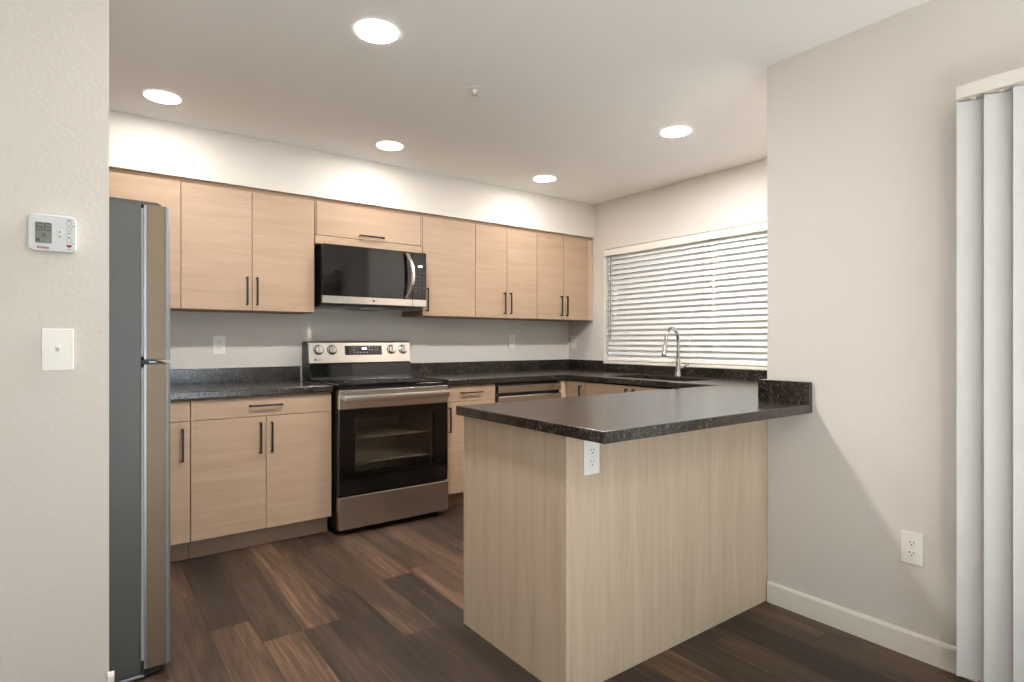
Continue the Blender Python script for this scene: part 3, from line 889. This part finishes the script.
# ------------------------------------------------------------------ horizontal window blind
bl = thing('window_blind', 'white two-inch slat blind lowered over the kitchen window', 'blind', (0, 0, 0))
bx_c = XK + 0.030
y0, y1 = WY0 + 0.012, WY1 - 0.012
bx('valance', 'trim', bl, XK - 0.008, XK + 0.004, WY0 + 0.008, WY1 - 0.008, 1.946, WZ1 - 0.010, bev=0.002)
bx('headrail', 'white_plastic', bl, XK + 0.006, XK + 0.056, y0, y1, 1.958, WZ1 - 0.004)
slat_mesh = None
pitch = 0.0445
ztop = 1.930
ns = 21
for k in range(ns):
    if slat_mesh is None:
        bm = bmesh.new()
        hw = 0.0255
        prism(bm, [(-hw, 0.0), (-hw * 0.5, 0.0016), (0, 0.0022), (hw * 0.5, 0.0016), (hw, 0.0), (hw * 0.5, -0.0012), (0, -0.0006), (-hw * 0.5, -0.0012)], 1, y0 + 0.014, y1 - 0.018)
        o = obj('slat', bm, 'slat', bl)
        slat_mesh = o.data
    else:
        o = bpy.data.objects.new('slat', slat_mesh); C.objects.link(o); o.parent = bl
    o.location = (bx_c, 0, ztop - k * pitch)
    o.rotation_euler = (0, math.radians(-58), 0)
bx('bottom_rail', 'white_plastic', bl, bx_c - 0.024, bx_c + 0.024, y0 + 0.006, y1 - 0.012, 1.012, 1.032, bev=0.003)
for yy in (1.78, 2.30, 2.76, 3.40):
    for dx in (-0.021, 0.021):
        bm = bmesh.new(); tube(bm, [(bx_c + dx, yy, 1.03), (bx_c + dx, yy, 1.96)], 0.0011, 6)
        obj('ladder_cord', bm, 'cord', bl)
bm = bmesh.new(); tube(bm, [(XK - 0.004, 3.588, 1.95), (XK - 0.006, 3.588, 1.90), (XK - 0.010, 3.588, 1.19)], 0.0042, 8)
obj('tilt_wand', bm, 'wand', bl, smooth=True)

# ------------------------------------------------------------------ vertical blind at the patio door
vb = thing('vertical_blind', 'white vertical vane blind hanging over the patio door at the right', 'blind', (0, 0, 0))
VX = 2.400
bm = bmesh.new()
box(bm, VX - 0.028, VX + 0.030, SY0 - 0.08, 0.672, 2.004, 2.048, bev=0.002)
obj('headrail', bm, 'wall', vb)
for k in range(3):
    yy = 0.60 - k * 0.9
    bx('bracket', 'white_plastic', vb, VX + 0.030, XR - 0.0005, yy - 0.012, yy + 0.012, 2.034, 2.047)
vmesh = None
vyaw = math.radians(19)
for k in range(27):
    yc = 0.632 - k * 0.0745
    if vmesh is None:
        bm = bmesh.new()
        hw = 0.0445; tk = 0.0009
        a = [(-hw + 2 * hw * q / 8, 0.007 * (1 - (2 * q / 8 - 1) ** 2)) for q in range(9)]
        prism(bm, [(b + tk, t) for t, b in a] + [(b - tk, t) for t, b in reversed(a)], 2, 0.042, 1.9985)
        o = obj('vane', bm, 'vane', vb, smooth=True); vmesh = o.data
    else:
        o = bpy.data.objects.new('vane', vmesh); C.objects.link(o); o.parent = vb
    o.location = (VX, yc, 0); o.rotation_euler = (0, 0, vyaw)
    bx('carrier_clip', 'white_plastic', o, -0.003, 0.003, -0.006, 0.006, 1.9986, 2.0039)

# ------------------------------------------------------------------ electrical plates
def outlet(label, loc, rz, group='duplex outlets'):
    t = thing('electrical_outlet', label, 'outlet', loc, rz, group)
    bm = bmesh.new(); prism(bm, rrect(-0.0365, 0.0365, -0.060, 0.060, 0.004), 1, -0.0065, -0.0005, bev=0.0018)
    obj('cover_plate', bm, 'white_plastic', t)
    for s in (-1, 1):
        z = 0.0195 * s
        bm = bmesh.new()
        pts = [p for p in rrect(-0.0168, 0.0168, z - 0.0140, z + 0.0140, 0.0095)]
        prism(bm, pts, 1, -0.0085, -0.0064, bev=0.0006, seg=1)
        f = obj('receptacle', bm, 'white_plastic', t)
        for xs in (-0.0064, 0.0064):
            bx('slot', 'slot', f, xs - 0.0012, xs + 0.0012, -0.0088, -0.0082, z + 0.001, z + 0.0085)
        bm = bmesh.new(); lathe(bm, [(0.0, -0.0088), (0.0026, -0.0088), (0.0026, -0.0082)], (0, 0, z - 0.0062), axis='y', n=12, cap=False)
        obj('ground_hole', bm, 'slot', f)
    bm = bmesh.new(); lathe(bm, [(0.0, -0.0078), (0.0028, -0.0074), (0.0030, -0.0064)], (0, 0, 0), axis='y', n=12, cap=False)
    obj('screw', bm, 'grey_plastic', t)
    return t
o1 = outlet('white outlet on the back wall between the refrigerator and the range', (0.691, YB, 1.157), 0)
dup(o1, (3.064, YB, 1.177), 0, 'white outlet on the back wall under the corner upper cabinets')
dup(o1, (1.380, YE, 0.790), 0, 'white outlet on the peninsula back panel under the counter overhang')
dup(o1, (XR, 0.841, 0.405), -PI / 2, 'white outlet low on the dining wall beside the vertical blind')

def switch(name, label, loc, rz, w=0.079, h=0.130):
    t = thing(name, label, 'switch', loc, rz, 'light switches')
    bm = bmesh.new(); prism(bm, rrect(-w / 2, w / 2, -h / 2, h / 2, 0.003), 1, -0.0065, -0.0005, bev=0.0022)
    p = obj('cover_plate', bm, 'white_plastic', t)
    bx('toggle_slot', 'white_plastic', p, -0.0062, 0.0062, -0.0075, -0.006, -0.0130, 0.0130, bev=0.0004)
    bm = bmesh.new()
    prism(bm, [(-0.0070, -0.006), (-0.0190, 0.0055), (-0.0200, 0.0105), (-0.0070, 0.0090)], 0, -0.0048, 0.0048, bev=0.0008, seg=1)
    obj('toggle', bm, 'white_plastic', t)
    return t
s1 = switch('light_switch', 'white toggle light switch on the near wall below the thermostat', (-0.0745, YW, 1.157), 0)
dup(s1, (XK, 4.076, 1.172), -PI / 2, 'white switch plate in the corner of the window wall under the cabinets')

# thermostat
th = thing('thermostat', 'white wall thermostat with grey screen on the near wall', 'thermostat', (-0.0862, YW, 1.5155))
th.scale = (1.0, 1.0, 1.07)
bm = bmesh.new(); prism(bm, rrect(-0.0585, 0.0585, -0.0525, 0.0525, 0.015), 1, -0.026, -0.0005, bev=0.003)
tb = obj('housing', bm, 'grey_plastic', th)
FY = -0.0262
bm = bmesh.new(); prism(bm, rrect(-0.0415, -0.0015, -0.0305, 0.0290, 0.004), 1, FY - 0.0006, FY + 0.002)
sc = obj('screen', bm, 'lcd', th)
bm = bmesh.new()
def seg(x, z, w, h): box(bm, x - w / 2, x + w / 2, FY - 0.0010, FY - 0.0004, z - h / 2, z + h / 2)
for cx in (-0.0305, -0.0118):
    for zz in (0.0255, 0.0155, 0.0055): seg(cx, zz, 0.0125, 0.0022)
    for zz in (0.0205, 0.0105): seg(cx - 0.0065, zz, 0.0022, 0.0085)
    seg(cx + 0.0065, 0.0105, 0.0022, 0.0085)
obj('digits', bm, 'lcd_ink', sc)
bm = bmesh.new()
for k in range(4):
    a = PI / 2 * k + 0.4
    c, s = math.cos(a), math.sin(a)
    pts = [(0.0, 0.0), (0.0062, -0.0005), (0.0066, 0.0030), (0.0025, 0.0026)]
    prism(bm, [(-0.0215 + c * x - s * z, -0.0075 + s * x + c * z) for x, z in pts], 1, FY - 0.0010, FY - 0.0004)
obj('fan_icon', bm, 'lcd_ink', sc)
bm = bmesh.new()
prism(bm, [(-0.0400, -0.0225), (-0.0345, -0.0170), (-0.0290, -0.0225), (-0.0305, -0.0225), (-0.0305, -0.0285), (-0.0325, -0.0285), (-0.0325, -0.0245), (-0.0365, -0.0245), (-0.0365, -0.0285), (-0.0385, -0.0285), (-0.0385, -0.0225)], 1, FY - 0.0010, FY - 0.0004)
obj('house_icon', bm, 'lcd_ink', sc)
for z, s in ((0.0055, 1), (-0.0085, -1)):
    bm = bmesh.new(); lathe(bm, [(0.0, -0.0009), (0.0065, -0.0009), (0.0068, 0.0003)], (0.0180, FY, z), axis='y', n=20, cap=False)
    bt = obj('button', bm, 'grey_plastic', th, smooth=True)
    bm = bmesh.new(); prism(bm, [(0.0180 - 0.0030, z - 0.0018 * s), (0.0180 + 0.0030, z - 0.0018 * s), (0.0180, z + 0.0026 * s)], 1, FY - 0.0016, FY - 0.0008)
    obj('arrow', bm, 'slot', bt)
bm = bmesh.new()
def mk(x, z, w, h): box(bm, x - w / 2, x + w / 2, FY - 0.0006, FY + 0.0004, z - h / 2, z + h / 2)
for x, z, w in ((0.0405, 0.0415, 0.010), (0.0405, 0.0035, 0.008), (0.0405, -0.0085, 0.008), (0.0405, -0.0445, 0.008), (0.0520, 0.0240, 0.007), (0.0520, -0.0270, 0.005)):
    mk(x, z, w, 0.0018)
obj('printed_words', bm, 'print_dark', th)
for z in (0.0330, 0.0160, -0.0170):
    bm = bmesh.new()
    lathe(bm, [(0.0068, -0.0007), (0.0068, 0.0003), (0.0056, 0.0003), (0.0056, -0.0007), (0.0068, -0.0007)], (0.0405, FY, z), axis='y', n=22, cap=False)
    obj('dial_ring', bm, 'print', th)
bm = bmesh.new()
prism(bm, [(0.0405 + 0.0070 * math.cos(PI + PI * k / 12), -0.0305 + 0.0080 * math.sin(PI + PI * k / 12)) for k in range(13)], 1, FY - 0.0008, FY + 0.0004)
obj('red_mark', bm, 'red', th)
text('lettering', 'Amana', 0.0105, 'red', th, (-0.0230, FY - 0.0004, -0.0425), FRONT, bold=0.0004)

# ------------------------------------------------------------------ ceiling: recessed lights and sprinkler
def downlight(label, x, y, mat, r=0.081, group='recessed ceiling lights'):
    t = thing('recessed_light', label, 'ceiling light', (x, y, H), 0, group)
    bm = bmesh.new()
    lathe(bm, [(r + 0.007, -0.0008), (r + 0.007, -0.003), (r + 0.004, -0.005), (r, -0.0055), (r, -0.0008), (r + 0.007, -0.0008)], (0, 0, 0), n=48, cap=False)
    obj('trim_ring', bm, 'white_plastic', t, smooth=True)
    bm = bmesh.new()
    lathe(bm, [(r - 0.0005, -0.0015), (r - 0.0005, -0.0052), (r - 0.004, -0.0058), (r * 0.75, -0.0064), (r * 0.4, -0.0068), (0.0, -0.0070)], (0, 0, 0), n=48, cap=False)
    obj('diffuser', bm, mat, t, smooth=True)
    return t
d1 = downlight('lit recessed ceiling light nearest the camera, right of the near partition', 0.943, 2.197, 'lamp_front')
d0 = downlight('lit recessed ceiling light in front of the soffit above the refrigerator side', 0.310, 3.432, 'lamp_kitchen')
dup(d0, (1.558, 3.425, H), 0, 'lit recessed ceiling light in front of the soffit over the range')
dup(d0, (2.833, 3.408, H), 0, 'lit recessed ceiling light in the far corner over the dishwasher')
dup(d1, (2.830, 2.181, H), 0, 'lit recessed ceiling light beside the dining wall end, over the peninsula')
d2 = downlight('recessed ceiling light over the dining area, behind the camera', 0.90, -0.38, 'lamp_dining', r=0.085)

sp = thing('fire_sprinkler', 'small white fire sprinkler head on the kitchen ceiling', 'sprinkler', (1.546, 2.403, H))
bm = bmesh.new(); lathe(bm, [(0.036, -0.0006), (0.035, -0.004), (0.027, -0.0075), (0.015, -0.0085), (0.015, -0.004)], (0, 0, 0), n=32)
obj('escutcheon', bm, 'white_plastic', sp, smooth=True)
bm = bmesh.new(); lathe(bm, [(0.009, -0.0088), (0.009, -0.018), (0.004, -0.020), (0.0035, -0.034)], (0, 0, 0), n=18)
obj('frame', bm, 'white_plastic', sp, smooth=True)
bm = bmesh.new(); lathe(bm, [(0.013, -0.0345), (0.013, -0.0358), (0.0, -0.0365)], (0, 0, 0), n=18, cap=False)
obj('deflector', bm, 'chrome', sp, smooth=True)
